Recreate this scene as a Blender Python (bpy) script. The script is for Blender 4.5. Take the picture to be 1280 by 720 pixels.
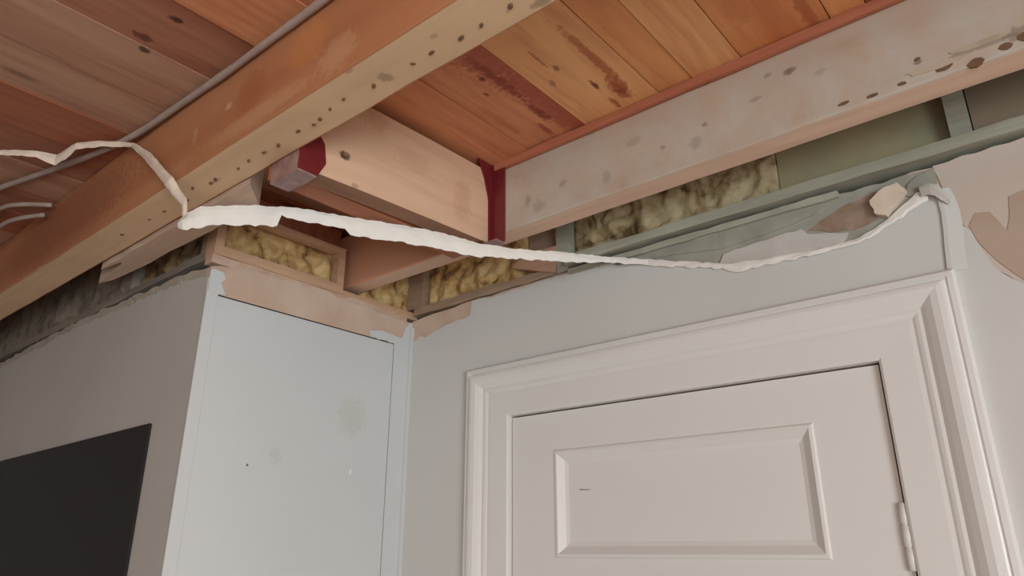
import bpy, bmesh, math, random
from mathutils import Vector, noise
random.seed(7)
for o in list(bpy.data.objects): bpy.data.objects.remove(o)
SC = bpy.context.scene; COL = SC.collection
ZC = 1.70                      # eye height; heights below are measured from the eye level

# ------------------------------------------------------------------ camera
cam = bpy.data.cameras.new('camera'); camo = bpy.data.objects.new('camera', cam); COL.objects.link(camo)
cam.sensor_width = 36; cam.lens = 892/1280*36; cam.clip_start = .02
camo.location = (0, 0, ZC); camo.rotation_euler = (math.radians(110.3), 0, math.radians(39.8))
SC.camera = camo
# ------------------------------------------------------------------ light
w = bpy.data.worlds.new('world'); SC.world = w; w.use_nodes = True
w.node_tree.nodes['Background'].inputs[0].default_value = (.75, .85, 1, 1)
w.node_tree.nodes['Background'].inputs[1].default_value = 1.0
def area(name, loc, rot, sx, sy, power, col):
    l = bpy.data.lights.new(name, 'AREA'); l.shape = 'RECTANGLE'; l.size = sx; l.size_y = sy; l.energy = power; l.color = col
    o = bpy.data.objects.new(name, l); COL.objects.link(o); o.location = loc; o.rotation_euler = rot; return o
area('window_light', (2.24, -1.15, 1.35), (0, math.radians(90), 0), 1.3, 1.6, 38, (.89, .98, 1.0))
area('fill_light_behind', (.6, -2.15, 1.35), (math.radians(90), 0, 0), 1.4, 1.2, 5, (.97, .98, .93))  # added fill from behind the viewer; that wall has no window
vs = SC.view_settings; vs.view_transform = 'Standard'; vs.look = 'None'; vs.gamma = 1; vs.use_curve_mapping = False
vs.exposure = 1.2

# ------------------------------------------------------------------ materials
def srgb(r, g, b):
    f = lambda c: (c/255/12.92) if c/255 <= .04045 else ((c/255+.055)/1.055)**2.4
    return (f(r), f(g), f(b), 1)
class NT:
    def __init__(s, name):
        s.m = bpy.data.materials.new(name); s.m.use_nodes = True; s.t = s.m.node_tree; s.n = s.t.nodes
        s.b = s.n['Principled BSDF']; s.pos = s.n.new('ShaderNodeNewGeometry').outputs['Position']
    def link(s, a, b): s.t.links.new(a, b)
    def mapping(s, scale, loc=(0, 0, 0), src=None):
        m = s.n.new('ShaderNodeMapping'); m.inputs['Scale'].default_value = scale; m.inputs['Location'].default_value = loc
        s.link(src or s.pos, m.inputs[0]); return m.outputs[0]
    def noise(s, vec, scale, detail=4, dist=0., rough=.55):
        t = s.n.new('ShaderNodeTexNoise'); t.inputs['Scale'].default_value = scale; t.inputs['Detail'].default_value = detail
        t.inputs['Distortion'].default_value = dist; t.inputs['Roughness'].default_value = rough
        s.link(vec, t.inputs['Vector']); return t.outputs['Fac']
    def ramp(s, fac, stops):
        r = s.n.new('ShaderNodeValToRGB'); e = r.color_ramp.elements
        while len(e) < len(stops): e.new(.5)
        for q, (p, c) in zip(e, stops): q.position = p; q.color = c if len(c) == 4 else (*c, 1)
        s.link(fac, r.inputs[0]); return r.outputs[0]
    def mix(s, fac, a, b, mode='MIX'):
        m = s.n.new('ShaderNodeMix'); m.data_type = 'RGBA'; m.blend_type = mode
        for sock, v in ((m.inputs[0], fac), (m.inputs[6], a), (m.inputs[7], b)):
            if isinstance(v, (int, float, tuple)): sock.default_value = v
            else: s.link(v, sock)
        return m.outputs[2]
    def math(s, op, a, b=None):
        m = s.n.new('ShaderNodeMath'); m.operation = op
        for sock, v in zip(m.inputs, (a, b)):
            if v is None: continue
            if isinstance(v, (int, float)): sock.default_value = v
            else: s.link(v, sock)
        return m.outputs[0]
    def spots(s, col, items, soft=.35, wob=.32):
        """marks with their own place: (centre, radii, colour, strength)"""
        nz = s.n.new('ShaderNodeTexNoise'); nz.inputs['Scale'].default_value = 90; s.link(s.pos, nz.inputs['Vector'])
        for c, r, k, st in items:
            sub = s.n.new('ShaderNodeVectorMath'); sub.operation = 'SUBTRACT'; s.link(s.pos, sub.inputs[0])
            sub.inputs[1].default_value = (c[0], c[1], c[2]+ZC)
            dv = s.n.new('ShaderNodeVectorMath'); dv.operation = 'DIVIDE'; s.link(sub.outputs[0], dv.inputs[0]); dv.inputs[1].default_value = r
            ln = s.n.new('ShaderNodeVectorMath'); ln.operation = 'LENGTH'; s.link(dv.outputs[0], ln.inputs[0])
            d = s.math('ADD', ln.outputs['Value'], s.math('MULTIPLY', s.math('SUBTRACT', nz.outputs['Fac'], .5), wob*4))
            f = s.ramp(d, [(0, (st,)*3), (max(.02, 1-soft), (st*.8,)*3), (1., (0, 0, 0))])
            col = s.mix(f, col, srgb(*k))
        return col
    def out(s, col, rough=.7, bump=None, bs=.2, bd=.002, spec=.3):
        if isinstance(col, tuple): s.b.inputs['Base Color'].default_value = col
        else: s.link(col, s.b.inputs['Base Color'])
        s.b.inputs['Roughness'].default_value = rough; s.b.inputs['Specular IOR Level'].default_value = spec
        if bump is not None:
            b = s.n.new('ShaderNodeBump'); b.inputs['Strength'].default_value = bs; b.inputs['Distance'].default_value = bd
            s.link(bump, b.inputs['Height']); s.link(b.outputs[0], s.b.inputs['Normal'])
        return s.m
def wood(name, c1, c2, c3=None, axis='x', seed=0, grain=1., rough=.6, marks=(), dust=None, knots=True):
    s = NT(name); k = {'x': (1.2, 14, 14), 'y': (14, 1.2, 14), 'z': (14, 14, 1.2)}[axis]
    v = s.mapping(k, (seed*3.7, seed*1.9, seed*2.3))
    n1 = s.noise(v, 1.3*grain, 3, .6); n2 = s.noise(v, 7*grain, 5, .2)
    col = s.mix(s.ramp(n1, [(.30, (0, 0, 0)), (.70, (1, 1, 1))]), srgb(*c1), srgb(*c2))
    col = s.mix(s.math('MULTIPLY', s.ramp(n2, [(.45, (0, 0, 0)), (.75, (1, 1, 1))]), .45), col, srgb(*(c3 or c2)))
    if knots:
        kk = {'x': (2.6, 9, 9), 'y': (9, 2.6, 9), 'z': (9, 9, 2.6)}[axis]
        vo = s.n.new('ShaderNodeTexVoronoi'); vo.inputs['Scale'].default_value = 1; s.link(s.mapping(kk, (seed*1.3+.4, seed*.7, .2)), vo.inputs['Vector'])
        kf = s.ramp(vo.outputs['Distance'], [(.0, (1, 1, 1)), (.08, (.7,)*3), (.13, (.12,)*3), (.24, (0, 0, 0))])
        gate = s.ramp(vo.outputs['Color'], [(.42, (0, 0, 0)), (.5, (1, 1, 1))])
        col = s.mix(s.mix(1., kf, gate, 'MULTIPLY'), col, srgb(*[int(q*.42) for q in (c3 or c2)]))
    if dust:
        nd = s.noise(s.mapping((9, 9, 9), (seed, 0, 0)), 1.2, 6, .3, .65)
        col = s.mix(s.ramp(nd, [(.30, (0, 0, 0)), (.62, (dust[1],)*3)]), col, srgb(*dust[0]))
        sx = s.n.new('ShaderNodeSeparateXYZ'); s.link(s.pos, sx.inputs[0])          # the dust stops where the noggin meets the joist
        clean = s.ramp(s.math('ADD', sx.outputs[0], 1.95), [(1.0-.02, (1, 1, 1)), (1.0, (0, 0, 0))])
        col = s.mix(clean, col, srgb(204, 150, 120))
    if marks: col = s.spots(col, marks)
    return s.out(col, rough, n2, .25, .0015)
def plaster(name, c1, c2, scale=3., rough=.75, bs=.15, marks=(), fine=60, seed=0):
    s = NT(name); n1 = s.noise(s.mapping((1, 1, 1), (seed, seed, 0)), scale, 5, .3); n2 = s.noise(s.pos, fine, 4)
    col = s.mix(s.ramp(n1, [(.35, (0, 0, 0)), (.68, (1, 1, 1))]), srgb(*c1), srgb(*c2))
    if marks: col = s.spots(col, marks)
    return s.out(col, rough, n2, bs, .002)
def wool_mat(name, a, b, c, seed=0):
    s = NT(name); v = s.mapping((1, 1, 1), (seed, 0, 0)); n1 = s.noise(v, 22, 3, .6); n2 = s.noise(v, 120, 5, 1.5, .7)
    col = s.ramp(n1, [(.32, srgb(*a)), (.48, srgb(*b)), (.66, srgb(*c))])
    col = s.mix(s.math('MULTIPLY', n2, .28), col, srgb(*a), 'MULTIPLY')
    return s.out(col, .95, n2, .6, .004, .05)

NOG = wood('noggin_pine', (206, 166, 138), (218, 182, 154), (188, 142, 110), 'y', 3, .5, knots=False, marks=[
    ((-.915, .646, .646), (.03, .014, .009), (52, 40, 26), 1.), ((-.915, .648, .649), (.03, .005, .0035), (150, 112, 80), 1.), ((-.915, .674, .598), (.03, .009, .006), (140, 108, 84), .6),
    ((-.915, .80, .70), (.03, .05, .03), (190, 150, 124), .4), ((-.915, .70, .745), (.03, .04, .03), (186, 142, 104), .5), ((-.915, .93, .67), (.03, .03, .06), (188, 142, 112), .5)])
NOGB = wood('noggin_second_ply', (176, 116, 84), (160, 98, 70), (140, 84, 60), 'y', 5, .6, knots=False)
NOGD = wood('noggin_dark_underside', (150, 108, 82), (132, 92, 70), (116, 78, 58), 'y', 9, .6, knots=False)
J1 = wood('joist_orange_face', (186, 130, 94), (168, 108, 74), (176, 122, 88), 'x', 1, .5, rough=.45, knots=False, marks=[
    ((-1.02, .479, .704), (.012, .02, .010), (205, 168, 138), .7), ((-1.13, .479, .69), (.01, .02, .02), (200, 160, 130), .4),
    ((-.80, .479, .72), (.06, .02, .05), (196, 128, 78), .6), ((-.95, .479, .70), (.05, .02, .05), (158, 86, 50), .5), ((-1.75, .479, .70), (.42, .02, .09), (126, 72, 56), .6), ((-.72, .479, .66), (.05, .02, .035), (196, 152, 116), .6), ((-.92, .479, .645), (.16, .02, .02), (196, 150, 114), .6), ((-1.25, .479, .64), (.14, .02, .018), (190, 140, 104), .5), ((-2.3, .479, .65), (.25, .02, .05), (150, 100, 76), .6)])  # broad dark patches at left put the shade of that end into colour
J1B = wood('joist_underside', (222, 190, 156), (210, 174, 138), (196, 160, 126), 'x', 2, .6, knots=False, marks=[
    ((-.667, .526, .62), (.013, .012, .02), (150, 124, 98), .8), ((-.555, .508, .62), (.008, .006, .02), (150, 118, 90), .6), ((-.41, .548, .62), (.02, .008, .02), (130, 112, 92), .7),
    ((-1.13, .527, .62), (.03, .005, .02), (168, 130, 96), .5), ((-.693, .484, .62), (.01, .005, .02), (150, 110, 80), .6)])
JM = [((-.27, 1.021, .727), .012, .006, .8), ((-.304, 1.021, .735), .008, .004, .5), ((-.419, 1.021, .689), .007, .004, .6), ((-.095, 1.021, .657), .006, .004, .8),
      ((-.022, 1.021, .645), .05, .004, .5), ((.022, 1.021, .645), .02, .01, .6), ((-.118, 1.021, .605), .01, .006, .4), ((-.225, 1.021, .703), .01, .006, .3),
      ((-.809, 1.021, .672), .01, .012, .4), ((-.722, 1.021, .68), .012, .008, .4), ((-.5, 1.021, .676), .007, .004, .5), ((-.33, 1.021, .70), .014, .004, .4),
      ((-.78, 1.021, .65), .02, .015, .3), ((-.62, 1.021, .66), .01, .015, .3), ((-.44, 1.021, .66), .015, .012, .35), ((-.56, 1.021, .71), .02, .008, .25)]
J2 = wood('joist_dusty_face', (196, 172, 152), (182, 154, 132), (172, 144, 124), 'x', 8, .6, rough=.8, knots=False, dust=((190, 182, 172), .85),
          marks=[(c, (a*1.0, .05, b*1.2), (112, 96, 80), st) for c, a, b, st in JM])
J2B = wood('joist_pink_underside', (214, 182, 160), (204, 168, 146), (184, 150, 130), 'x', 4, .6, knots=False)
BAT = wood('batten_red', (200, 132, 104), (180, 106, 82), (150, 82, 62), 'x', 6, .8, knots=False)
LATH = wood('pale_timber', (206, 180, 162), (192, 162, 142), (170, 140, 120), 'x', 11, .8, knots=False)
FRY = wood('frame_timber', (204, 168, 138), (188, 148, 118), (164, 124, 96), 'y', 12, .7, knots=False)
FRD = wood('grimy_timber', (142, 132, 120), (122, 112, 100), (98, 90, 80), 'x', 13, .9, rough=.9, knots=False)
FRX = wood('plate_timber', (178, 152, 130), (158, 132, 112), (120, 98, 82), 'x', 14, .9, rough=.8, knots=False)
BLK = wood('blocking_timber', (200, 160, 136), (186, 142, 118), (160, 120, 98), 'x', 15, .8, knots=False)
GRN = wood('green_grey_painted_rail', (172, 170, 154), (152, 150, 136), (126, 122, 108), 'x', 16, .9, rough=.8, knots=False)
PLC = {'a': ((218, 152, 112), (192, 122, 86), (160, 88, 60)), 'b': ((212, 146, 106), (188, 118, 84), (150, 82, 58)), 'c': ((232, 178, 124), (214, 148, 98), (176, 108, 70)),
       'd': ((222, 156, 102), (200, 124, 78), (166, 92, 58)), 'e': ((188, 98, 66), (170, 78, 52), (146, 62, 42)), 'f': ((166, 62, 42), (150, 50, 36), (120, 40, 30)),
       'i': ((170, 106, 78), (150, 88, 64), (116, 62, 48)), 'g': ((178, 124, 98), (150, 94, 72), (120, 68, 54)), 'h': ((188, 148, 124), (168, 120, 98), (134, 84, 66))}
PLM = {k: wood('floorboard_'+k, *v, axis='y', seed=20+i*3, grain=.7, rough=.5, knots=k in 'ghi', marks=[
    ((-.545, .955, .787), (.017, .045, .03), (156, 76, 50), .95), ((-.535, .86, .787), (.010, .12, .03), (164, 88, 56), .85), ((-.575, .925, .787), (.005, .022, .03), (96, 46, 32), .95), ((-.545, .97, .787), (.012, .012, .03), (130, 60, 40), .6), ((-.575, .99, .787), (.006, .025, .03), (140, 66, 44), .8),
    ((-.60, .84, .787), (.006, .012, .03), (120, 66, 42), .8), ((-.61, .80, .787), (.004, .03, .03), (140, 80, 50), .7), ((-.63, .87, .787), (.006, .012, .03), (140, 90, 70), .7)] if k == 'c' else ([
    ((-.668, .66, .787), (.070, .28, .03), (164, 82, 62), .95), ((-.675, .93, .787), (.038, .16, .03), (160, 80, 62), .95), ((-.70, .80, .787), (.012, .09, .03), (132, 56, 42), .8), ((-.705, .93, .787), (.010, .05, .03), (124, 50, 38), .9), ((-.72, .78, .787), (.006, .010, .03), (96, 44, 36), .9), ((-.745, .82, .787), (.005, .007, .03), (110, 52, 40), .9), ((-.73, .98, .787), (.008, .03, .03), (140, 64, 46), .8), ((-.78, .90, .787), (.012, .08, .03), (170, 98, 64), .6)] if k == 'b' else ([
    ((-1.10, .36, .787), (.008, .012, .03), (60, 36, 28), .9), ((-1.07, .345, .787), (.012, .02, .03), (84, 48, 36), .8), ((-.99, .36, .787), (.008, .014, .03), (52, 30, 24), .9)] if k in 'ghi' else ([((-.398, .82, .787), (.010, .014, .03), (110, 50, 34), .9), ((-.30, .90, .787), (.02, .05, .03), (176, 100, 62), .5), ((-.22, .98, .787), (.012, .08, .03), (150, 70, 46), .6), ((-.385, .95, .787), (.012, .08, .03), (172, 100, 62), .6), ((-.41, .98, .787), (.008, .012, .03), (130, 64, 44), .7)] if k == 'd' else ())))) for i, (k, v) in enumerate(PLC.items())}
STEEL = NT('red_primed_steel'); STEEL = STEEL.out(STEEL.mix(STEEL.noise(STEEL.pos, 40, 4), srgb(120, 34, 40), srgb(98, 26, 34)), .38, spec=.6)
LIL = NT('steel_painted_sheen'); LIL = LIL.out(LIL.mix(LIL.ramp(LIL.noise(LIL.pos, 30, 5, .5), [(.35, (0, 0, 0)), (.6, (1, 1, 1))]), srgb(166, 134, 124), srgb(134, 98, 96)), .4, spec=.6)  # red steel whose lilac-grey sheen is put into the colour
RUST = NT('dark_nail_iron'); RUST = RUST.out(RUST.mix(RUST.noise(RUST.pos, 80, 3), srgb(98, 72, 54), srgb(128, 98, 74)), .7)
PINK = plaster('bare_pink_plaster', (206, 182, 164), (190, 160, 140), 9)
PINKR = plaster('skimmed_plaster', (196, 179, 168), (202, 188, 179), 6)
DST = plaster('dusty_torn_plaster', (176, 164, 150), (158, 146, 132), 12)
TAN = plaster('damp_plaster', (186, 164, 148), (176, 152, 135), 9)
PAINT = plaster('grey_wall_paint', (205, 204, 200), (199, 197, 193), 1.6, .6, .06)
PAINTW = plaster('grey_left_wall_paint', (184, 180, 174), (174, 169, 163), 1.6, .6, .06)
CUP = plaster('white_panel_paint', (206, 208, 209), (200, 202, 202), 1.8, .5, .05, marks=[
    ((-1.360, .797, .166), (.02, .0035, .0035), (70, 66, 64), 1.), ((-1.36, 1.05, .30), (.02, .05, .05), (192, 190, 182), .6), ((-1.36, .86, .19), (.02, .02, .02), (190, 190, 188), .7)], fine=25)
WHITE = NT('white_gloss_paint'); WHITE = WHITE.out(WHITE.mix(WHITE.noise(WHITE.pos, 3, 3), srgb(223, 221, 217), srgb(216, 214, 210)), .35, WHITE.noise(WHITE.pos, 14, 3), .05, .002, .5)
GPL = plaster('old_grey_green_plaster', (164, 162, 150), (142, 138, 128), 14, .85, .3)
FLK = plaster('flaked_pale_plaster', (198, 194, 188), (184, 176, 168), 16, .8, .3)
BRN = plaster('exposed_brown_backing', (166, 146, 130), (134, 108, 90), 22, .9, .5)
RES = plaster('dry_plaster_residue', (190, 172, 152), (172, 154, 134), 20)
TANB = plaster('olive_backing_board', (176, 160, 122), (146, 146, 122), 5, .8, .1)
BRB = plaster('brown_backing_board', (152, 132, 112), (132, 118, 100), 5, .8, .1)
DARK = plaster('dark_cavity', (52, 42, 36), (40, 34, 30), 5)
TAPE = NT('torn_paper_tape'); TAPE = TAPE.out(TAPE.mix(TAPE.noise(TAPE.pos, 30, 4), srgb(238, 234, 228), srgb(224, 218, 210)), .8, TAPE.noise(TAPE.pos, 120, 4), .3, .002)
TAPEB = plaster('torn_tape_creamy', (222, 204, 188), (206, 186, 168), 20)
BLACK = NT('matt_black_board'); BLACK = BLACK.out(BLACK.mix(BLACK.noise(BLACK.pos, 6, 3), srgb(40, 37, 38), srgb(34, 32, 33)), .55)
CAB = NT('grey_cable_sheath'); CAB = CAB.out(CAB.mix(CAB.noise(CAB.pos, 25, 3), srgb(176, 156, 146), srgb(140, 120, 112)), .5)
WY = wool_mat('yellow_mineral_wool', (124, 92, 56), (218, 180, 124), (240, 212, 158))
WG = wool_mat('dusty_olive_wool', (112, 90, 64), (188, 168, 130), (212, 196, 162), 3)
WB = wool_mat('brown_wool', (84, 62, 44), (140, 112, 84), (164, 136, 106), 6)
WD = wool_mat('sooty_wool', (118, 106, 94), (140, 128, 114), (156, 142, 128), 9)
FLOOR = wood('floor_boards_worn', (170, 140, 112), (156, 124, 96), (130, 100, 76), 'x', 31)
GLASS = NT('window_glass'); GLASS.b.inputs['Transmission Weight'].default_value = 1; GLASS = GLASS.out((1, 1, 1, 1), .02)

# ------------------------------------------------------------------ builders
def wloc(o):
    v = Vector((0, 0, 0))
    while o: v = v+o.location; o = o.parent
    return v
def tag(o, label=None, cat=None, group=None, kind=None):
    for k, v in (('label', label), ('category', cat), ('group', group), ('kind', kind)):
        if v: o[k] = v
    return o
def thing(name, loc, label, cat, group=None, kind=None):
    o = bpy.data.objects.new(name, None); COL.objects.link(o); o.location = (loc[0], loc[1], loc[2]+ZC); o.empty_display_size = .05
    return tag(o, label, cat, group, kind)
def obj(name, bm, mat, parent=None, smooth=False, bevel=0):
    if bevel:
        bmesh.ops.bevel(bm, geom=[e for e in bm.edges if len(e.link_faces) == 2 and e.calc_face_angle(0) > .5], offset=bevel, segments=2, profile=.6, affect='EDGES')
    bmesh.ops.recalc_face_normals(bm, faces=bm.faces)
    vs_ = [v.co for v in bm.verts]
    if parent: org = wloc(parent)
    else:
        org = Vector([(min(c[i] for c in vs_)+max(c[i] for c in vs_))/2 for i in range(3)]); org.z = min(c.z for c in vs_)+ZC
    for v in bm.verts: v.co = v.co+Vector((0, 0, ZC))-org
    me = bpy.data.meshes.new(name); bm.to_mesh(me); bm.free()
    for m in (mat if isinstance(mat, list) else [mat]): me.materials.append(m)
    if smooth:
        for p in me.polygons: p.use_smooth = True
    o = bpy.data.objects.new(name, me); COL.objects.link(o)
    if parent: o.parent = parent
    else: o.location = org
    return o
def add_box(bm, x0, x1, y0, y1, z0, z1, nx=1, rag=0, mi=0):
    """box; with nx>1 cut along its long axis (x or y) and roughened a little"""
    ax = 0 if (x1-x0) >= (y1-y0) else 1
    rings = []
    for i in range(nx+1):
        t = i/nx; j = lambda: random.uniform(-rag, rag)
        a, b = (x0+(x1-x0)*t, None) if ax == 0 else (y0+(y1-y0)*t, None)
        if ax == 0: c = [(a, y0+j(), z0+j()), (a, y1+j(), z0+j()), (a, y1+j(), z1+j()), (a, y0+j(), z1+j())]
        else: c = [(x0+j(), a, z0+j()), (x1+j(), a, z0+j()), (x1+j(), a, z1+j()), (x0+j(), a, z1+j())]
        rings.append([bm.verts.new(q) for q in c])
    fs = []
    for r, s in zip(rings, rings[1:]):
        for k in range(4): fs.append(bm.faces.new((r[k], r[(k+1) % 4], s[(k+1) % 4], s[k])))
    fs += [bm.faces.new(rings[0]), bm.faces.new(rings[-1][::-1])]
    for f in fs: f.material_index = mi
    return fs
def box(name, x0, x1, y0, y1, z0, z1, mat, parent=None, nx=1, rag=0, bevel=0):
    bm = bmesh.new(); add_box(bm, x0, x1, y0, y1, z0, z1, nx, rag); return obj(name, bm, mat, parent, bevel=bevel)
def add_prism(bm, pts, plane, a, b):
    """outline pts in the plane 'xz' (depth y a..b), 'yz' (depth x) or 'xy' (depth z)"""
    f = {'xz': lambda p, d: (p[0], d, p[1]), 'yz': lambda p, d: (d, p[0], p[1]), 'xy': lambda p, d: (p[0], p[1], d)}[plane]
    va = [bm.verts.new(f(p, a)) for p in pts]; vb = [bm.verts.new(f(p, b)) for p in pts]
    n = len(pts); bm.faces.new(va); bm.faces.new(vb[::-1])
    for i in range(n): bm.faces.new((va[i], va[(i+1) % n], vb[(i+1) % n], vb[i]))
def prism(name, pts, plane, a, b, mat, parent=None, bevel=0):
    bm = bmesh.new(); add_prism(bm, pts, plane, a, b); return obj(name, bm, mat, parent, bevel=bevel)
def ragged(pts, step=.012, amp=.004, seed=1):
    rnd = random.Random(seed); out = []
    for (x0, z0), (x1, z1) in zip(pts, pts[1:]):
        L = math.hypot(x1-x0, z1-z0); n = max(1, int(L/step)); nx, nz = -(z1-z0)/(L+1e-9), (x1-x0)/(L+1e-9)
        for i in range(n):
            t = i/n; d = rnd.uniform(-amp, amp) if i else 0
            out.append((x0+(x1-x0)*t+nx*d, z0+(z1-z0)*t+nz*d))
    out.append(pts[-1]); return out
def tube(name, pts, r, mat, parent=None, n=8, rv=0):
    bm = bmesh.new(); P = [Vector(p) for p in pts]; rings = []
    for i, p in enumerate(P):
        t = (P[min(i+1, len(P)-1)]-P[max(i-1, 0)]).normalized(); u = t.cross(Vector((0, 0, 1))).normalized(); v = t.cross(u)
        rr = r*(1+random.uniform(-rv, rv))
        rings.append([bm.verts.new(p+(u*math.cos(a)+v*math.sin(a))*rr) for a in [2*math.pi*k/n for k in range(n)]])
    for a, b in zip(rings, rings[1:]):
        for k in range(n): bm.faces.new((a[k], a[(k+1) % n], b[(k+1) % n], b[k]))
    bm.faces.new(rings[0]); bm.faces.new(rings[-1][::-1]); return obj(name, bm, mat, parent, smooth=True)
def smooth_pts(P, k=5):
    P = [Vector(p) for p in P]; out = []
    for i in range(len(P)-1):
        a, b, c, d = P[max(i-1, 0)], P[i], P[i+1], P[min(i+2, len(P)-1)]
        for j in range(k):
            t = j/k; out.append(.5*((2*b)+(c-a)*t+(2*a-5*b+4*c-d)*t*t+(3*b-a-3*c+d)*t**3))
    out.append(P[-1]); return out
def batt(name, p0, p1, plane, front, back, mat, seed, label, amp=.014, freq=28., group=None):
    """lumpy wool batt: a closed slab whose face is quilted by noise. p0,p1: corners in the plane"""
    bm = bmesh.new(); (a0, z0), (a1, z1) = p0, p1; nu = max(8, min(150, int(abs(a1-a0)/.006))); nv = max(8, int((z1-z0)/.006)); s = 1 if back > front else -1
    g = []
    for i in range(nu+1):
        row = []
        for j in range(nv+1):
            u = a0+(a1-a0)*i/nu; z = z0+(z1-z0)*j/nv
            q = Vector((u*freq+seed*7, z*freq, seed)); h = noise.noise(q)*.7+noise.noise(q*2.3)*.35+noise.noise(q*5)*.15
            edge = min(1, min(i, nu-i, j, nv-j)/2.5)
            d = front+s*(.010-h*amp*edge*1.3+(1-edge)*.006)
            row.append(bm.verts.new((u, d, z) if plane == 'xz' else (d, u, z)))
        g.append(row)
    for i in range(nu):
        for j in range(nv): bm.faces.new((g[i][j], g[i+1][j], g[i+1][j+1], g[i][j+1]))
    rim = [g[i][0] for i in range(nu+1)]+[g[nu][j] for j in range(1, nv+1)]+[g[i][nv] for i in range(nu-1, -1, -1)]+[g[0][j] for j in range(nv-1, 0, -1)]
    bk = [bm.verts.new((v.co.x, back, v.co.z) if plane == 'xz' else (back, v.co.y, v.co.z)) for v in rim]
    n = len(rim)
    for i in range(n): bm.faces.new((rim[i], rim[(i+1) % n], bk[(i+1) % n], bk[i]))
    bm.faces.new(bk[::-1])
    return tag(obj(name, bm, mat, smooth=True), label, 'insulation', group)

# ------------------------------------------------------------------ the setting
XL, XR, YB = -3.6, 2.3, -2.2; D = 1.226; XC = -1.368; YL = .66; ZP = .787
fl = thing('floor', (-.9, -.5, -1.7), 'worn wooden floor of the room below', 'floor', kind='structure')
k = 0; y = YB
while y < D:
    box('floorboard', XL, XR, y+.001, min(y+.149, D), -1.72, -1.70, FLOOR, fl); y += .15
ce = thing('ceiling', (-.9, 0, ZP), 'underside of orange and red pine floorboards above the joists', 'ceiling', kind='structure')
seams = [-3.6, -3.41, -3.265, -3.12, -2.975, -2.83, -2.685, -2.54, -2.395, -2.25, -2.105, -1.96, -1.815, -1.67, -1.525, -1.38, -1.24, -1.09, -.95, -.805, -.66, -.498, -.43, -.342, -.195, -.143, .0, .145, .29, .435, .58, .725, .87, 1.015, 1.16, 1.305, 1.45, 1.6, 1.745, 1.89, 2.035, 2.18, 2.3]
kinds = 'ghgihgihghighgih'+'h'+'g'+'a'+'b'+'c'+'d'+'c'+'d'+'d'+'e'+'f'+'deadebaedcbaed'
for i, (a, b) in enumerate(zip(seams, seams[1:])):
    dz = [0, .001, -.001, .0015][i % 4]
    bm = bmesh.new(); add_box(bm, a+.0009, b-.0009, YB, 1.345, ZP+dz, ZP+.022+dz, 1)
    obj('plank', bm, PLM[kinds[i % len(kinds)]], ce, bevel=.0012)
sub = box('underlay', XL, XR, YB, 1.345, ZP+.026, ZP+.036, DARK, ce)

# door wall (faces the camera's right half)
wb = thing('wall_back', (-.6, D, -1.7), 'grey painted wall around the white door, plaster torn away along its top', 'wall', kind='structure')
top = ragged([(2.3, .592), (.4, .592), (.0, .590), (-.124, .588), (-.3, .585), (-.6, .588), (-.90, .590), (-1.15, .588), (-1.25, .582), (XC, .575)], .03, .004, 3)
prism('plasterboard', [(2.3, -1.7), *top, (XC, -1.7), (-1.02, -1.7), (-1.02, .283), (-.258, .283), (-.258, -1.7)], 'xz', D, D+.016, PINK, wb)
edge = [(-1.335, .530), (-1.31, .522), (-1.26, .535), (-1.185, .545), (-1.155, .550), (-1.15, .584), (-1.07, .580), (-1.0, .583), (-.93, .585), (-.83, .586), (-.74, .581), (-.73, .571), (-.65, .560), (-.567, .53), (-.49, .508), (-.44, .497), (-.36, .492), (-.28, .489), (-.23, .500), (-.19, .522), (-.165, .545), (-.128, .560), (-.118, .535), (-.108, .490), (-.094, .45), (-.082, .405), (-.05, .366), (.05, .30), (.3, .22), (2.3, .2)]
skin = ragged(edge, .014, .0025, 5)
prism('paint_skin', [(XC, .515), (-1.345, .520), *skin, (2.3, -1.7), (-.258, -1.7), (-.258, .283), (-1.02, .283), (-1.02, -1.7), (XC, -1.7)], 'xz', D-.003, D, PAINT, wb)
prism('skim_coat', ragged([(-.128, .590), (.0, .594), (.4, .594), (.4, .20), (.05, .295), (-.05, .362), (-.082, .40), (-.094, .445), (-.108, .485), (-.12, .54), (-.128, .590)], .02, .002, 8)[:-1], 'xz', D-.0022, D, PINKR, wb)
prism('damp_patch', ragged([(-.098, .474), (-.086, .492), (-.068, .488), (-.060, .470), (-.053, .452), (-.046, .470), (-.040, .505), (.03, .52), (.05, .42), (.05, .31), (-.045, .368), (-.075, .41), (-.092, .445), (-.098, .474)], .02, .002, 9)[:-1], 'xz', D-.0034, D, TAN, wb)
prism('old_plaster', ragged([(-.735, .574), (-.65, .561), (-.567, .531), (-.49, .510), (-.44, .498), (-.36, .494), (-.28, .490), (-.23, .502), (-.19, .524), (-.165, .546), (-.128, .556), (-.124, .586), (-.30, .588), (-.6, .590), (-.74, .588), (-.735, .574)], .016, .002, 10)[:-1], 'xz', D-.0015, D, GPL, wb)
prism('plaster_flake', ragged([(-.505, .510), (-.492, .532), (-.42, .538), (-.345, .541), (-.335, .528), (-.30, .520), (-.27, .512), (-.28, .494), (-.36, .496), (-.44, .500), (-.505, .510)], .012, .002, 11)[:-1], 'xz', D-.006, D, FLK, wb)
prism('plaster_flake', ragged([(-.74, .578), (-.60, .560), (-.50, .545), (-.38, .553), (-.32, .562), (-.30, .574), (-.42, .572), (-.6, .578), (-.74, .578)], .016, .0015, 12)[:-1], 'xz', D-.004, D, GPL, wb)
prism('exposed_backing', ragged([(-.335, .536), (-.30, .552), (-.26, .566), (-.22, .574), (-.195, .562), (-.20, .540), (-.225, .522), (-.26, .514), (-.30, .522), (-.335, .536)], .012, .002, 13)[:-1], 'xz', D-.0026, D, BRN, wb)
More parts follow.
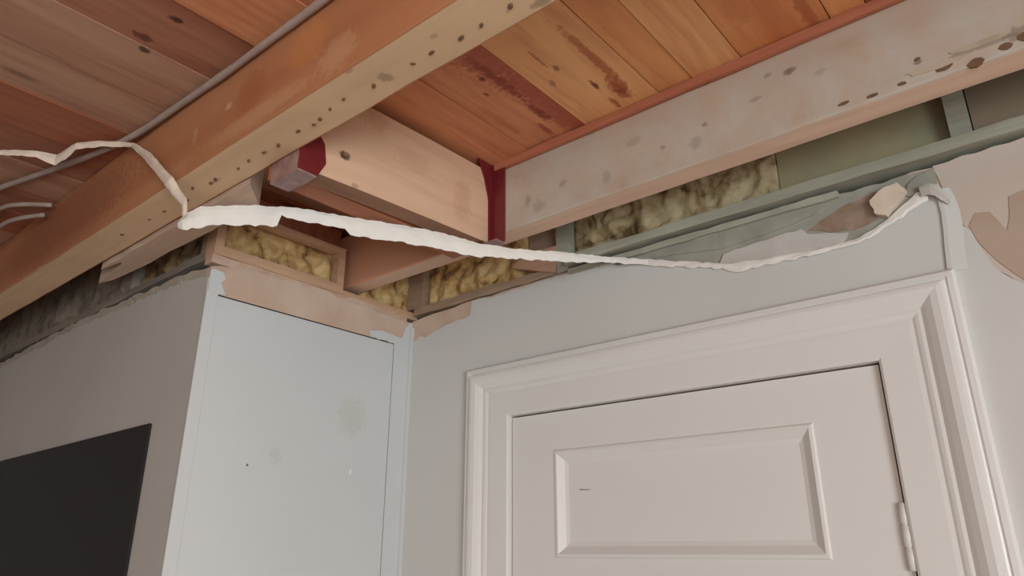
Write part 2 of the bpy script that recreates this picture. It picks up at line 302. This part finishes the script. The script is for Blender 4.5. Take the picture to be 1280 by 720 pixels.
bm = bmesh.new(); add_prism(bm, ragged([(-.222, .528), (-.226, .553), (-.20, .570), (-.180, .572), (-.170, .556), (-.19, .535), (-.205, .52), (-.222, .528)], .008, .002, 14)[:-1], 'xz', D-.018, D)
tag(obj('plaster_lump', bm, TAPEB, wb, bevel=.003), 'broken beige lump of plaster')
prism('plaster_flake', ragged([(-.168, .568), (-.175, .550), (-.150, .545), (-.128, .545), (-.126, .585), (-.15, .580), (-.168, .568)], .008, .001, 15)[:-1], 'xz', D-.005, D, GPL, wb)
cr = [(-.1395, .406, -.112), (-.136, .445, -.110), (-.1325, .475, -.106), (-.130, .505, -.105), (-.131, .530, -.108), (-.134, .545, -.112)]
bm = bmesh.new(); rows = []
for xa, z, xb in cr: rows.append([bm.verts.new(q) for q in ((xa-.001, D-.003, z), (xa, D-.0072, z), (xa+.006, D-.0072, z), (xb, D-.0031, z))])
for a, b in zip(rows, rows[1:]):
    for k in range(4): bm.faces.new((a[k], a[(k+1) % 4], b[(k+1) % 4], b[k]))
bm.faces.new(rows[0]); bm.faces.new(rows[-1][::-1]); obj('lifted_paint_edge', bm, PAINT, wb)
# dark back of the cavity; lower part added to keep sky light out
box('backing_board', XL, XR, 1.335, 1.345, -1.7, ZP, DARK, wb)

box('light_seal_floor', XL, XR, YB, 1.345, -1.75, -1.722, DARK, fl)  # added sheet under floor and cavity, stops outside light leaking in
# recess (cupboard side) wall
wa = thing('wall_alcove', (XC, .95, -1.7), 'boxed-in cupboard side facing the door, white panel with torn plaster above', 'wall', kind='structure')
topA = ragged([(1.226, .573), (1.15, .572), (1.0, .578), (.93, .585), (.8, .580), (.72, .578), (YL, .560)], .02, .003, 20)
prism('plasterboard', [(D, -1.7), *topA, (YL, -1.7)], 'yz', XC-.016, XC, PINK, wa)
box('corner_bead', XC-.001, XC+.004, YL-.003, .682, -1.7, .505, CUP, wa, bevel=.002)
prism('paint_skin', ragged([(YL, .505), (YL, .552), (.668, .556), (.688, .553), (.694, .540), (.685, .530), (.700, .505), (YL, .505)], .01, .001, 21)[:-1], 'yz', XC, XC+.003, CUP, wa)
prism('paint_skin', ragged([(1.166, .503), (1.09, .503), (1.085, .520), (1.13, .528), (1.175, .522), (1.19, .523), (1.20, .548), (1.212, .568), (1.226, .570)], .012, .0015, 22)+[(D, -1.7), (1.166, -1.7)], 'yz', XC, XC+.003, CUP, wa)
box('corner_filler', XC, XC+.010, D-.012, D, -1.7, .556, CUP, wa, bevel=.003)
box('panel_recess', XC, XC+.0006, .680, 1.166, -1.7, .5035, DARK, wa)
cp = box('panel_board', XC+.0006, XC+.0035, .6825, 1.1630, -1.7, .4995, CUP, wa)
tag(cp, 'flat white painted panel board with a small nail hole')
for yy, zz in ((1.058, .173),):
    bm = bmesh.new(); bmesh.ops.create_uvsphere(bm, u_segments=12, v_segments=8, radius=.007)
    for v in bm.verts: v.co = Vector((v.co.x*.25, v.co.y*.6, v.co.z))+Vector((XC+.0035, yy, zz))
    obj('paint_blob', bm, WHITE, wa, smooth=True)

# left wall
wl = thing('wall_left', (-2.4, YL, -1.7), 'shaded grey wall left of the cupboard corner, ragged plaster top edge', 'wall', kind='structure')
topL = ragged([(XC-.0165, .560), (-1.5, .572), (-1.62, .575), (-1.80, .578), (-2.05, .583), (-2.4, .575), (-2.7, .563), (XL, .56)], .02, .004, 30)
prism('plasterboard', [(XC-.0165, -1.7), *topL, (XL, -1.7)], 'xz', YL, YL+.016, DST, wl)
box('light_seal_board', XL, XC-.06, .745, .752, -1.7, ZP, DARK, wl)  # unseen board added to block sky light behind the left wall
skL = ragged([(XC, .535), (-1.45, .548), (-1.60, .555), (-1.78, .558), (-2.05, .563), (-2.4, .552), (-2.7, .545), (XL, .54)], .016, .004, 31)
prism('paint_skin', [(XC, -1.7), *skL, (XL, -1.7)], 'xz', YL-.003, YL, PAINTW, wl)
for (a, b, c, s_) in ((-1.49, .556, .010, 1), (-1.74, .562, .018, 2), (-1.62, .560, .008, 4)):
    pts = [(a+c*math.cos(t)*(1+.3*math.sin(3*t+s_)), b+c*.6*math.sin(t)) for t in [i*math.pi/5 for i in range(10)]]
    prism('plaster_flake', pts, 'xz', YL-.006, YL-.002, DST, wl, bevel=.001)
# rest of the room, seen only from the side
box('wall_front', XL, XR, YB-.02, YB, -1.7, ZP, PAINT).__setitem__('kind', 'structure'); tag(bpy.data.objects['wall_front'], 'plain grey wall behind the viewer', 'wall')
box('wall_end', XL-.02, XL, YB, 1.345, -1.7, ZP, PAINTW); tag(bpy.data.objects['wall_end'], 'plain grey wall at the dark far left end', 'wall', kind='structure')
bm = bmesh.new(); add_box(bm, XR, XR+.02, YB, -2.0, -1.7, ZP); add_box(bm, XR, XR+.02, -.3, 1.345, -1.7, ZP); add_box(bm, XR, XR+.02, -2.0, -.3, -1.7, -1.05); add_box(bm, XR, XR+.02, -2.0, -.3, .35, ZP)
tag(obj('wall_right', bm, PAINT), 'plain grey wall with the window on the right', 'wall', kind='structure')
bm = bmesh.new()
for a in ((-2.0, -1.95, -1.05, .35), (-.35, -.3, -1.05, .35), (-1.95, -.35, -1.05, -1.0), (-1.95, -.35, .30, .35), (-1.17, -1.13, -1.0, .30)): add_box(bm, XR-.005, XR+.03, *a)
win = tag(obj('window_1', bm, WHITE), 'white framed window that lights the room', 'window', kind='structure')
box('pane', XR+.01, XR+.014, -1.95, -.35, -1.0, .30, GLASS, win)

# ------------------------------------------------------------------ joists
H = .62
def joist(y0, y1, ztop, face, under, label):
    bm = bmesh.new(); fs = add_box(bm, XL, XR, y0, y1, H, ztop, 60, .0009)
    for f in bm.faces:
        f.normal_update()
    bmesh.ops.recalc_face_normals(bm, faces=bm.faces)
    for f in bm.faces: f.material_index = 1 if f.normal.z < -.5 else 0
    return tag(obj('ceiling_joist', bm, [face, under]), label, 'joist', bevel=0)if False else tag(obj('ceiling_joist', bm, [face, under], bevel=.0035), label, 'joist')
j1 = joist(.479, .56, ZP-.002, J1, J1B, 'long orange-brown timber joist with a nail-pocked pale underside, nearest the camera')
j2 = joist(1.021, 1.073, .767, J2, J2B, 'long joist with grey plaster-dusted face running above the door wall')
nails = [(-.579, .529), (-.615, .529), (-.694, .527), (-.753, .52), (-.788, .522), (-.529, .533), (-.493, .532), (-.444, .53), (-.821, .528), (-.84, .531), (-.876, .527), (-.935, .53), (-.973, .528), (-1.016, .526), (-1.054, .529), (-1.121, .524), (-1.138, .525), (-1.183, .514), (-1.235, .532), (-1.316, .526), (-1.374, .524), (-1.49, .521)]
for i, (x, y) in enumerate(nails):
    bm = bmesh.new(); r = random.uniform(.0028, .0046)*(.7 if i in (12, 13, 17) else 1); h = random.uniform(.0015, .004)
    st = random.uniform(1.1, 1.9); tilt = random.uniform(-.6, .6)
    bmesh.ops.create_cone(bm, cap_ends=True, segments=8, radius1=r*.8, radius2=r, depth=h)
    for v in bm.verts:
        a, b = v.co.x*st, v.co.y*.8; v.co = Vector((x+a*math.cos(tilt)-b*math.sin(tilt), y+a*math.sin(tilt)+b*math.cos(tilt), H-h*.3+v.co.z))
    obj('nail', bm, RUST, j1)
for i, (x, z, rx, rz) in enumerate([(-.066, .634, .011, .006), (-.030, .624, .009, .007), (.006, .632, .007, .006), (.030, .636, .010, .008), (-.12, .632, .007, .003), (-.16, .630, .010, .003), (-.20, .634, .009, .003), (-.095, .662, .004, .003)]):
    pts = [(x+rx*math.cos(t)*(1+.25*math.sin(2*t+i)), z+rz*math.sin(t)) for t in [k*math.pi/4 for k in range(8)]]
    prism('dent', pts, 'xz', 1.0203, 1.024, RUST, j2)
for i, (x, z) in enumerate([(-.02, .650), (-.08, .640)]):
    pts = [(x+.035*math.cos(t)*(1+.3*math.sin(3*t+i)), z+.006*math.sin(t)*(1+.3*math.cos(2*t+i))) for t in [k*math.pi/5 for k in range(10)]]
    prism('plaster_residue', pts, 'xz', 1.0195, 1.0215, RES, j2)
bt = tag(box('joist_batten', -.895, XR, 1.014, 1.073, .7685, .7855, BAT, nx=60, rag=.0008, bevel=.001), 'thin reddish batten between dusty joist and floorboards', 'batten')
# noggin between the two joists
ng = thing('noggin', (-.95, .79, .585), 'short pale pine noggin with a dark knot, spanning between the two joists', 'noggin')
bm = bmesh.new()
pr = [[(-.947, y, .590), (-.907, y, .592), (-.905, y, .767), (-.947, y, .767)] for y in (.5625, .70, .85, 1.0160)]
for r, dx, dz in zip(pr, (-.012, -.006, 0, .003), (0, .002, .004, .008)):
    pass
R = [[bm.verts.new((x+dx, y, z+(dz if z < .7 else 0))) for x, y, z in r] for r, dx, dz in zip(pr, (-.016, -.008, -.002, .001), (0, .003, .006, .010))]
for a, b in zip(R, R[1:]):
    for q in range(4): bm.faces.new((a[q], a[(q+1) % 4], b[(q+1) % 4], b[q]))
bm.faces.new(R[0]); bm.faces.new(R[-1][::-1]); bmesh.ops.recalc_face_normals(bm, faces=bm.faces)
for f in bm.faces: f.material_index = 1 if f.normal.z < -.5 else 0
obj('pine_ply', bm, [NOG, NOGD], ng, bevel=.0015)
box('second_ply', -1.012, -.966, .5625, 1.0160, .596, .765, NOGB, ng, bevel=.002)
tag(box('added_bay_board', -1.462, -1.428, .756, 1.019, .612, ZP-.003, BAT, bevel=.001), 'added reddish board brightening the dark bay above the small wool-filled frame', 'board')  # added board that brightens the dark bay, standing in for lit floorboards beyond
# hangers
def hanger(label):
    return thing('joist_hanger', (-.9, .8, .59), label, 'hanger')
h2 = hanger('dark red steel joist hanger on the dusty joist where the pine noggin ends')
box('flange', -.902, -.868, 1.0165, 1.0205, .598, .785, STEEL, h2, bevel=.001)
bm = bmesh.new(); add_prism(bm, [(.972, .784), (1.0165, .784), (1.0165, .60), (1.008, .60), (1.006, .70), (.992, .745)], 'yz', -.9045, -.9015); obj('side_strap', bm, STEEL, h2)
box('seat', -.965, -.868, .992, 1.0205, .592, .5945, LIL, h2, bevel=.0008)
for z in (.62, .66, .70, .74):
    bm = bmesh.new(); bmesh.ops.create_uvsphere(bm, u_segments=8, v_segments=6, radius=.003)
    for v in bm.verts: v.co = Vector((v.co.x-.885, v.co.y*.4+1.0163, v.co.z+z))
    obj('rivet', bm, STEEL, h2, smooth=True)
h1 = hanger('red steel joist hanger, lilac-grey sheen painted in, half hidden behind the near joist')
prism('side_strap', [(.5605, .5868), (.598, .5868), (.612, .615), (.606, .65), (.5605, .70)], 'yz', -.9215, -.9185, STEEL, h1)
bm = bmesh.new(); add_box(bm, -1.0, -.9215, .5605, .598, .5835, .5868); add_box(bm, -1.0, -.9215, .5605, .5618, .5868, .70); obj('seat', bm, LIL, h1, bevel=.0008)
# sister board fixed along the rear of the near joist, ragged left end
bm = bmesh.new()
pts = ragged([(-1.07, .562), (-1.13, .618), (-1.42, .618), (-1.62, .618), (-1.75, .612), (-1.80, .600), (-1.64, .585), (-1.62, .576), (-1.70, .566), (-1.4, .562), (-1.07, .562)], .05, .002, 40)[:-1]
add_prism(bm, pts, 'xy', .6085, .70)
tag(obj('sister_board', bm, LATH), 'short pale board with broken left end, fixed behind the near joist', 'board')

# ------------------------------------------------------------------ stud frames along wall tops
fc = thing('stud_frame', (-1.4, .83, .59), 'small pale timber frame full of yellow wool above the cupboard panel', 'frame')
box('bottom_plate', -1.405, XC+.002, YL+.001, .994, .590, .612, FRY, fc, nx=10, rag=.0008, bevel=.0015)
box('top_plate', -1.405, XC+.002, YL+.001, .994, .694, .708, FRY, fc, nx=10, rag=.0008, bevel=.0015)
box('stud', -1.405, XC+.002, YL+.001, .680, .612, .694, FRY, fc, bevel=.0015)
box('stud', -1.405, XC+.002, .975, .994, .612, .694, FRY, fc, bevel=.0015)
bm = bmesh.new(); add_box(bm, -1.40, XC-.002, YL, 1.21, .572, .590, 12, .0015); obj('sole_strip', bm, LATH, fc)
box('bottom_plate', -1.405, XC-.002, .995, D+.02, .583, .602, FRY, fc, nx=8, rag=.001, bevel=.0015)
batt('insulation_batt', (1.075, .603), (1.25, .77), 'yz', XC-.018, -1.42, WY, 6, 'yellow wool tuft in the inner corner beneath the dusty joist', .016, 22)
batt('insulation_batt', (.681, .613), (.974, .693), 'yz', XC-.010, -1.42, WY, 1, 'yellow mineral wool batt inside the small frame above the cupboard panel', .016, 22)
fd = thing('stud_frame', (-1.1, 1.24, .59), 'timber wall frame above the bare plaster in the corner, under the dusty joist', 'frame')
box('bottom_plate', XC+.002, -.89, D+.001, D+.05, .592, .612, FRX, fd, nx=16, rag=.0015, bevel=.0015)
box('stud', -1.395, -1.338, D+.003, D+.05, .613, ZP-.004, FRX, fd, bevel=.0015)
box('stud', -.886, -.856, D-.004, D+.05, .592, ZP-.004, GRN, fd, bevel=.0015)
prism('block', [(-1.015, .6375), (-.890, .5945), (-.887, .625), (-.887, .66), (-.985, .66)], 'xz', D-.008, D+.02, BLK, fd, bevel=.0015)
box('block', -.985, -.887, D+.022, D+.05, .613, ZP-.004, FRX, fd)
batt('insulation_batt', (-1.337, .613), (-.986, .78), 'xz', D+.012, D+.07, WY, 2, 'golden mineral wool batt in the corner bay beside the cupboard', .018, 24)
fr = thing('stud_frame', (-.4, 1.24, .60), 'grey-green painted rail and posts along the top of the door wall', 'frame')
box('rail', -.855, XR, D-.018, D+.05, .602, .622, GRN, fr, nx=60, rag=.0014, bevel=.003)
box('lower_strip', -.852, -.275, D-.009, D+.012, .5805, .5925, GRN, fr, nx=24, rag=.0012, bevel=.002)
box('stud', -.094, -.064, D+.004, D+.05, .623, ZP-.004, GRN, fr, bevel=.002)
batt('insulation_batt', (-.854, .623), (-.382, .78), 'xz', D+.010, D+.07, WG, 3, 'dusty olive wool batt above the door between post and smooth board', .018, 22)
tag(box('backing_board', -.380, -.096, D+.028, D+.045, .623, ZP-.004, TANB), 'smooth olive board between wool and grey-green post above the door', 'board')
tag(box('backing_board', -.062, XR, D+.020, D+.045, .623, ZP-.004, BRB), 'brownish board right of the grey-green post at upper right', 'board')
# left wall top
ff = thing('stud_frame', (-2.2, .68, .58), 'grimy timber plate along the ragged top of the shaded left wall', 'frame')
box('bottom_plate', XL, -1.407, YL+.003, YL+.06, .586, .604, FRD, ff, nx=40, rag=.002, bevel=.002)
box('stud', -1.432, -1.407, YL+.004, YL+.06, .605, ZP-.004, FRX, ff, bevel=.002)
box('stud', -1.80, -1.775, YL+.004, YL+.06, .605, ZP-.004, FRD, ff, bevel=.002)
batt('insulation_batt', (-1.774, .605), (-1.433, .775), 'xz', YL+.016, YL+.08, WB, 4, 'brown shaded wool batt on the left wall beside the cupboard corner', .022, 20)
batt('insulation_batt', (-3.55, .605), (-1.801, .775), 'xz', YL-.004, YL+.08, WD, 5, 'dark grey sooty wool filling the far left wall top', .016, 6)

# ------------------------------------------------------------------ black board on the left wall
tag(prism('black_board', [(-1.508, .247), (-2.46, .238), (-2.47, -.75), (-1.488, -.75)], 'xz', YL-.009, YL-.0032, BLACK, bevel=.0015), 'large matt black board mounted on the shaded left wall', 'board')

# ------------------------------------------------------------------ door and its moulding
dr = thing('door_1', (-.64, D, -1.7), 'white panelled door with painted hinge on its right edge', 'door', kind='structure')
X0, X1, ZT = -1.0175, -.2615, .2795
def add_leaf(bm):
    # face at y=YF, panels sunk with a moulded edge
    YF = D-.002; panels = [(-.905, -.374, -.012, .200), (-.905, -.374, -.62, -.115), (-.905, -.374, -1.5, -.73)]
    xs = [X0, -.905, -.374, X1]; zs = [-1.69, -1.5, -.73, -.62, -.115, -.012, .200, ZT]
    def q(a, b, c, d): bm.faces.new([bm.verts.new(p) for p in (a, b, c, d)])
    for i in range(3):
        for j in range(7):
            if i == 1 and j in (1, 3, 5): continue
            q((xs[i], YF, zs[j]), (xs[i+1], YF, zs[j]), (xs[i+1], YF, zs[j+1]), (xs[i], YF, zs[j+1]))
    prof = [(0, 0), (.003, -.0035), (.008, -.004), (.012, -.001), (.022, .006), (.030, .0085), (.034, .0085)]
    for a, b, c, d in panels:
        rr = [[bm.verts.new(p) for p in ((a+o, YF+h, c+o), (b-o, YF+h, c+o), (b-o, YF+h, d-o), (a+o, YF+h, d-o))] for o, h in prof]
        for r, s in zip(rr, rr[1:]):
            for k in range(4): bm.faces.new((r[k], r[(k+1) % 4], s[(k+1) % 4], s[k]))
        bm.faces.new(rr[-1])
    YK = D+.036
    q((X0, YK, -1.69), (X1, YK, -1.69), (X1, YK, ZT), (X0, YK, ZT))
    q((X0, YF, ZT), (X1, YF, ZT), (X1, YK, ZT), (X0, YK, ZT)); q((X0, YF, -1.69), (X1, YF, -1.69), (X1, YK, -1.69), (X0, YK, -1.69))
    q((X0, YF, -1.69), (X0, YK, -1.69), (X0, YK, ZT), (X0, YF, ZT)); q((X1, YF, -1.69), (X1, YK, -1.69), (X1, YK, ZT), (X1, YF, ZT))
    bmesh.ops.remove_doubles(bm, verts=bm.verts, dist=.00005)
bm = bmesh.new(); add_leaf(bm); lf = obj('door_leaf', bm, WHITE, dr)
bm = bmesh.new(); add_prism(bm, [(-.852+.0, .1185), (-.846, .1192), (-.830, .1178), (-.820, .1165), (-.830, .1158), (-.846, .1166)], 'xz', D+.0058, D+.0066)
obj('scuff_mark', bm, plaster('scuff', (150, 140, 132), (140, 130, 124)), lf)
bm = bmesh.new(); add_box(bm, -1.025, -.252, D+.037, D+.05, -1.7, .29); obj('door_stop', bm, DARK, dr)
def knuckle(z0, z1):
    bm = bmesh.new(); n = 12; L = z1-z0
    rings = []
    for t, r in ((0, .002), (.0, .0072), (.32, .0078), (.33, .0062), (.35, .0062), (.36, .008), (.66, .008), (.67, .0062), (.69, .0062), (.70, .0076), (1., .007), (1., .002)):
        rings.append([bm.verts.new((-.262+r*math.cos(a), D-.005+r*math.sin(a), z0+L*t)) for a in [2*math.pi*k/n for k in range(n)]])
    for a, b in zip(rings, rings[1:]):
        for k in range(n): bm.faces.new((a[k], a[(k+1) % n], b[(k+1) % n], b[k]))
    bm.faces.new(rings[0]); bm.faces.new(rings[-1][::-1]); return bm
for z0, z1 in ((-.026, .068), (-1.45, -1.35)):
    h = obj('hinge', knuckle(z0, z1), WHITE, dr, smooth=True)
# architrave, mitred: profile (distance out from the opening, projection)
tr = thing('trim_1', (-.64, D, -1.7), 'wide white moulded architrave round the door', 'trim', kind='structure')
prof = [(0, 0), (0, .010), (.004, .0125), (.050, .0135), (.057, .013), (.061, .0150), (.066, .0162), (.071, .0158), (.078, .0205), (.088, .026), (.098, .0275), (.105, .0265), (.108, .018), (.111, .0165), (.114, .0195), (.121, .019), (.125, .014), (.125, 0)]
def run(a_in, a_out, b_in, b_out, name, ky):
    bm = bmesh.new(); A, B = [], []
    for d, h in prof:
        t = d/.125; f = lambda i, o: (i[0]+(o[0]-i[0])*t, D-.003-h, i[1]+(o[1]-i[1])*t)
        A.append(bm.verts.new(f(a_in, a_out))); B.append(bm.verts.new(f(b_in, b_out)))
    n = len(prof)
    for i in range(n): bm.faces.new((A[i], A[(i+1) % n], B[(i+1) % n], B[i]))
    bm.faces.new(A[::-1]); bm.faces.new(B); return obj(name, bm, WHITE, tr)
WL, WR = .126, .128
IL, IR, IT = -1.0205, -.257, .2835
run((IL, IT), (IL-WL, IT+.121), (IR, IT), (IR+WR, IT+.123), 'head_moulding', 0)
run((IL, -1.7), (IL-WL, -1.7), (IL, IT), (IL-WL, IT+.121), 'side_moulding', 0)
run((IR, IT), (IR+WR, IT+.123), (IR, -1.7), (IR+WR, -1.7), 'side_moulding', 0)

# ------------------------------------------------------------------ cables
cb = tag(tube('cable', smooth_pts([(2.28, .470, .766), (.8, .470, .766), (-.20, .470, .766), (-.55, .470, .766), (-.741, .470, .767), (-.885, .468, .766), (-1.02, .468, .768), (-1.19, .467, .775), (-1.367, .459, .776), (-1.543, .429, .776), (-1.815, .363, .776), (-2.2, .27, .778), (-2.9, .10, .779), (-3.59, -.05, .779)], 5), .0065, CAB, rv=.08), 'grey cable running along the top corner of the near joist', 'cable')
tag(tube('cable', smooth_pts([(-3.3, .30, .780), (-2.7, .36, .780), (-2.1, .395, .774), (-1.92, .395, .769), (-1.84, .42, .764), (-1.784, .462, .760)], 4), .0055, CAB), 'short cut cable end at far left, upper of two', 'cable')
tag(tube('cable', smooth_pts([(-3.2, .40, .780), (-2.7, .43, .775), (-2.15, .425, .756), (-1.97, .42, .752), (-1.89, .435, .750), (-1.825, .462, .748)], 4), .0055, CAB), 'short cut cable end at far left, lower of two', 'cable')

# ------------------------------------------------------------------ torn strips
RIB = [((-1.257,.531,.581),(-1.256,.532,.570)),((-1.253,.536,.595),(-1.250,.539,.564)),((-1.235,.558,.617),(-1.232,.563,.574)),((-1.216,.582,.621),(-1.213,.586,.581)),((-1.192,.612,.626),(-1.189,.616,.585)),((-1.169,.641,.629),(-1.166,.645,.587)),((-1.155,.658,.630),(-1.152,.662,.587)),((-1.150,.665,.631),(-1.147,.669,.590)),((-1.144,.672,.631),(-1.143,.674,.611)),((-1.119,.704,.630),(-1.117,.706,.603)),((-1.089,.741,.626),(-1.087,.743,.599)),((-1.069,.767,.623),(-1.067,.768,.596)),((-1.062,.775,.621),(-1.060,.777,.584)),((-1.035,.808,.617),(-1.034,.810,.579)),((-1.007,.844,.615),(-1.006,.845,.578)),((-.976,.883,.609),(-.975,.884,.572)),((-.945,.922,.603),(-.944,.923,.566)),((-.898,.979,.586),(-.898,.980,.558)),((-.848,1.043,.582),(-.848,1.043,.560)),((-.797,1.107,.583),(-.797,1.106,.561)),((-.728,1.193,.581),(-.728,1.193,.568)),((-.652,1.219,.564),(-.653,1.219,.551)),((-.567,1.219,.536),(-.568,1.219,.524)),((-.496,1.219,.514),(-.497,1.219,.503)),((-.477,1.219,.509),(-.479,1.219,.495)),((-.457,1.219,.507),(-.460,1.219,.487)),((-.432,1.219,.502),(-.433,1.219,.490)),((-.364,1.219,.498),(-.365,1.219,.487)),((-.318,1.219,.495),(-.320,1.219,.486)),((-.280,1.219,.494),(-.281,1.219,.486)),((-.252,1.219,.498),(-.254,1.219,.488)),((-.228,1.219,.506),(-.230,1.219,.495)),((-.205,1.219,.518),(-.208,1.219,.504)),((-.181,1.219,.534),(-.184,1.219,.514)),((-.157,1.219,.549),(-.161,1.219,.526)),((-.141,1.219,.548),(-.144,1.219,.529))]
def strip(name, st, mat, label, th=.0013, rag=.0022, sub=5):
    """a torn ribbon: stations of (upper edge, lower edge), given thickness, curl and frayed edges"""
    S = []
    for (a, b), (c, d) in zip(st, st[1:]):
        L = ((Vector(a)+Vector(b))/2-(Vector(c)+Vector(d))/2).length; n = max(1, int(L/.008))
        for i in range(n): S.append((Vector(a).lerp(Vector(c), i/n), Vector(b).lerp(Vector(d), i/n)))
    S.append((Vector(st[-1][0]), Vector(st[-1][1])))
    bm = bmesh.new(); rings = []; m = sub
    for i, (u, l) in enumerate(S):
        t = ((S[min(i+1, len(S)-1)][0])-(S[max(i-1, 0)][0])).normalized(); wv = (l-u).normalized(); nn = t.cross(wv).normalized()
        if nn.y > 0: nn = -nn
        u = u-wv*random.uniform(-rag, rag)*.6; l = l+wv*random.uniform(-rag, rag); ring = []
        for s_ in (1, -1):
            for j in (range(m) if s_ == 1 else range(m-1, -1, -1)):
                q = j/(m-1); W = (l-u).length; bow = math.sin(q*math.pi)*W*.06+noise.noise(Vector((i*.25, q*2, 3)))*.002
                e = .35+.65*math.sin(min(1, max(0, q))*math.pi)
                ring.append(bm.verts.new(u.lerp(l, q)+nn*(bow+s_*th*.5*e)))
        rings.append(ring)
    n = 2*m
    for a, b in zip(rings, rings[1:]):
        for k in range(n): bm.faces.new((a[k], a[(k+1) % n], b[(k+1) % n], b[k]))
    bm.faces.new(rings[0][::-1]); bm.faces.new(rings[-1])
    return tag(obj(name, bm, mat, smooth=False), label, 'strip')
st = []
for i, (a, b) in enumerate(RIB):
    t = min(1, i/20); s_ = 1-.055*math.sin(math.pi*min(1, max(0, .12+.88*t)))**.7 if i < 20 else 1
    st.append((tuple(c*s_ for c in a), tuple(c*s_ for c in b)))
strip('torn_tape', st, TAPE, 'long white torn tape sagging from near joist to the wall above the door')
strip('torn_tape', [((-.152, 1.214, .556), (-.150, 1.213, .538)), ((-.143, 1.213, .557), (-.143, 1.212, .538)), ((-.136, 1.212, .556), (-.137, 1.211, .535)), ((-.129, 1.212, .552), (-.132, 1.211, .531)), ((-.123, 1.213, .545), (-.127, 1.212, .525)), ((-.117, 1.215, .534), (-.122, 1.214, .519)), ((-.112, 1.217, .523), (-.117, 1.217, .514))], FLK, 'small pale flap of loose paint above the door moulding corner', .0025, .001)
C = [(-2.3, .14, .772, .007), (-2.0, .20, .764, .008), (-1.75, .26, .757, .009), (-1.597, .302, .757, .009), (-1.548, .351, .757, .012), (-1.53, .383, .752, .020), (-1.500, .390, .757, .020), (-1.469, .396, .766, .012), (-1.428, .424, .768, .012), (-1.39, .450, .763, .009), (-1.36, .461, .755, .008), (-1.268, .462, .692, .014), (-1.200, .462, .635, .014), (-1.165, .464, .606, .016), (-1.158, .474, .590, .014), (-1.175, .500, .582, .012), (-1.185, .510, .562, .010)]
# upper run: along boards, over the joist's face and under its lower edge
st2 = []
for x, y, z, wd in C:
    st2.append(((x, y, z+wd*.5), (x+.0, y+.001, z-wd*.7)) if x < -1.37 else ((x+wd*.7, y, z+wd*.3), (x-wd*.7, y, z-wd*.3)))
strip('torn_tape', st2, TAPEB, 'thin cream torn strip draped across floorboards and over the near joist', .003, .0012)

for nm, g in (('ceiling_joist', 'long ceiling joists'), ('joist_hanger', 'steel hangers holding the noggin'), ('insulation_batt', 'mineral wool batts in the wall tops'), ('stud_frame', 'timber frames along the wall tops'),
              ('backing_board', 'smooth boards above the door wall'), ('torn_tape', 'torn strips hanging below the ceiling'), ('cable', 'cables beside the near joist')):
    for o in bpy.data.objects:
        if o.parent is None and o.name.split('.')[0] == nm: o['group'] = g
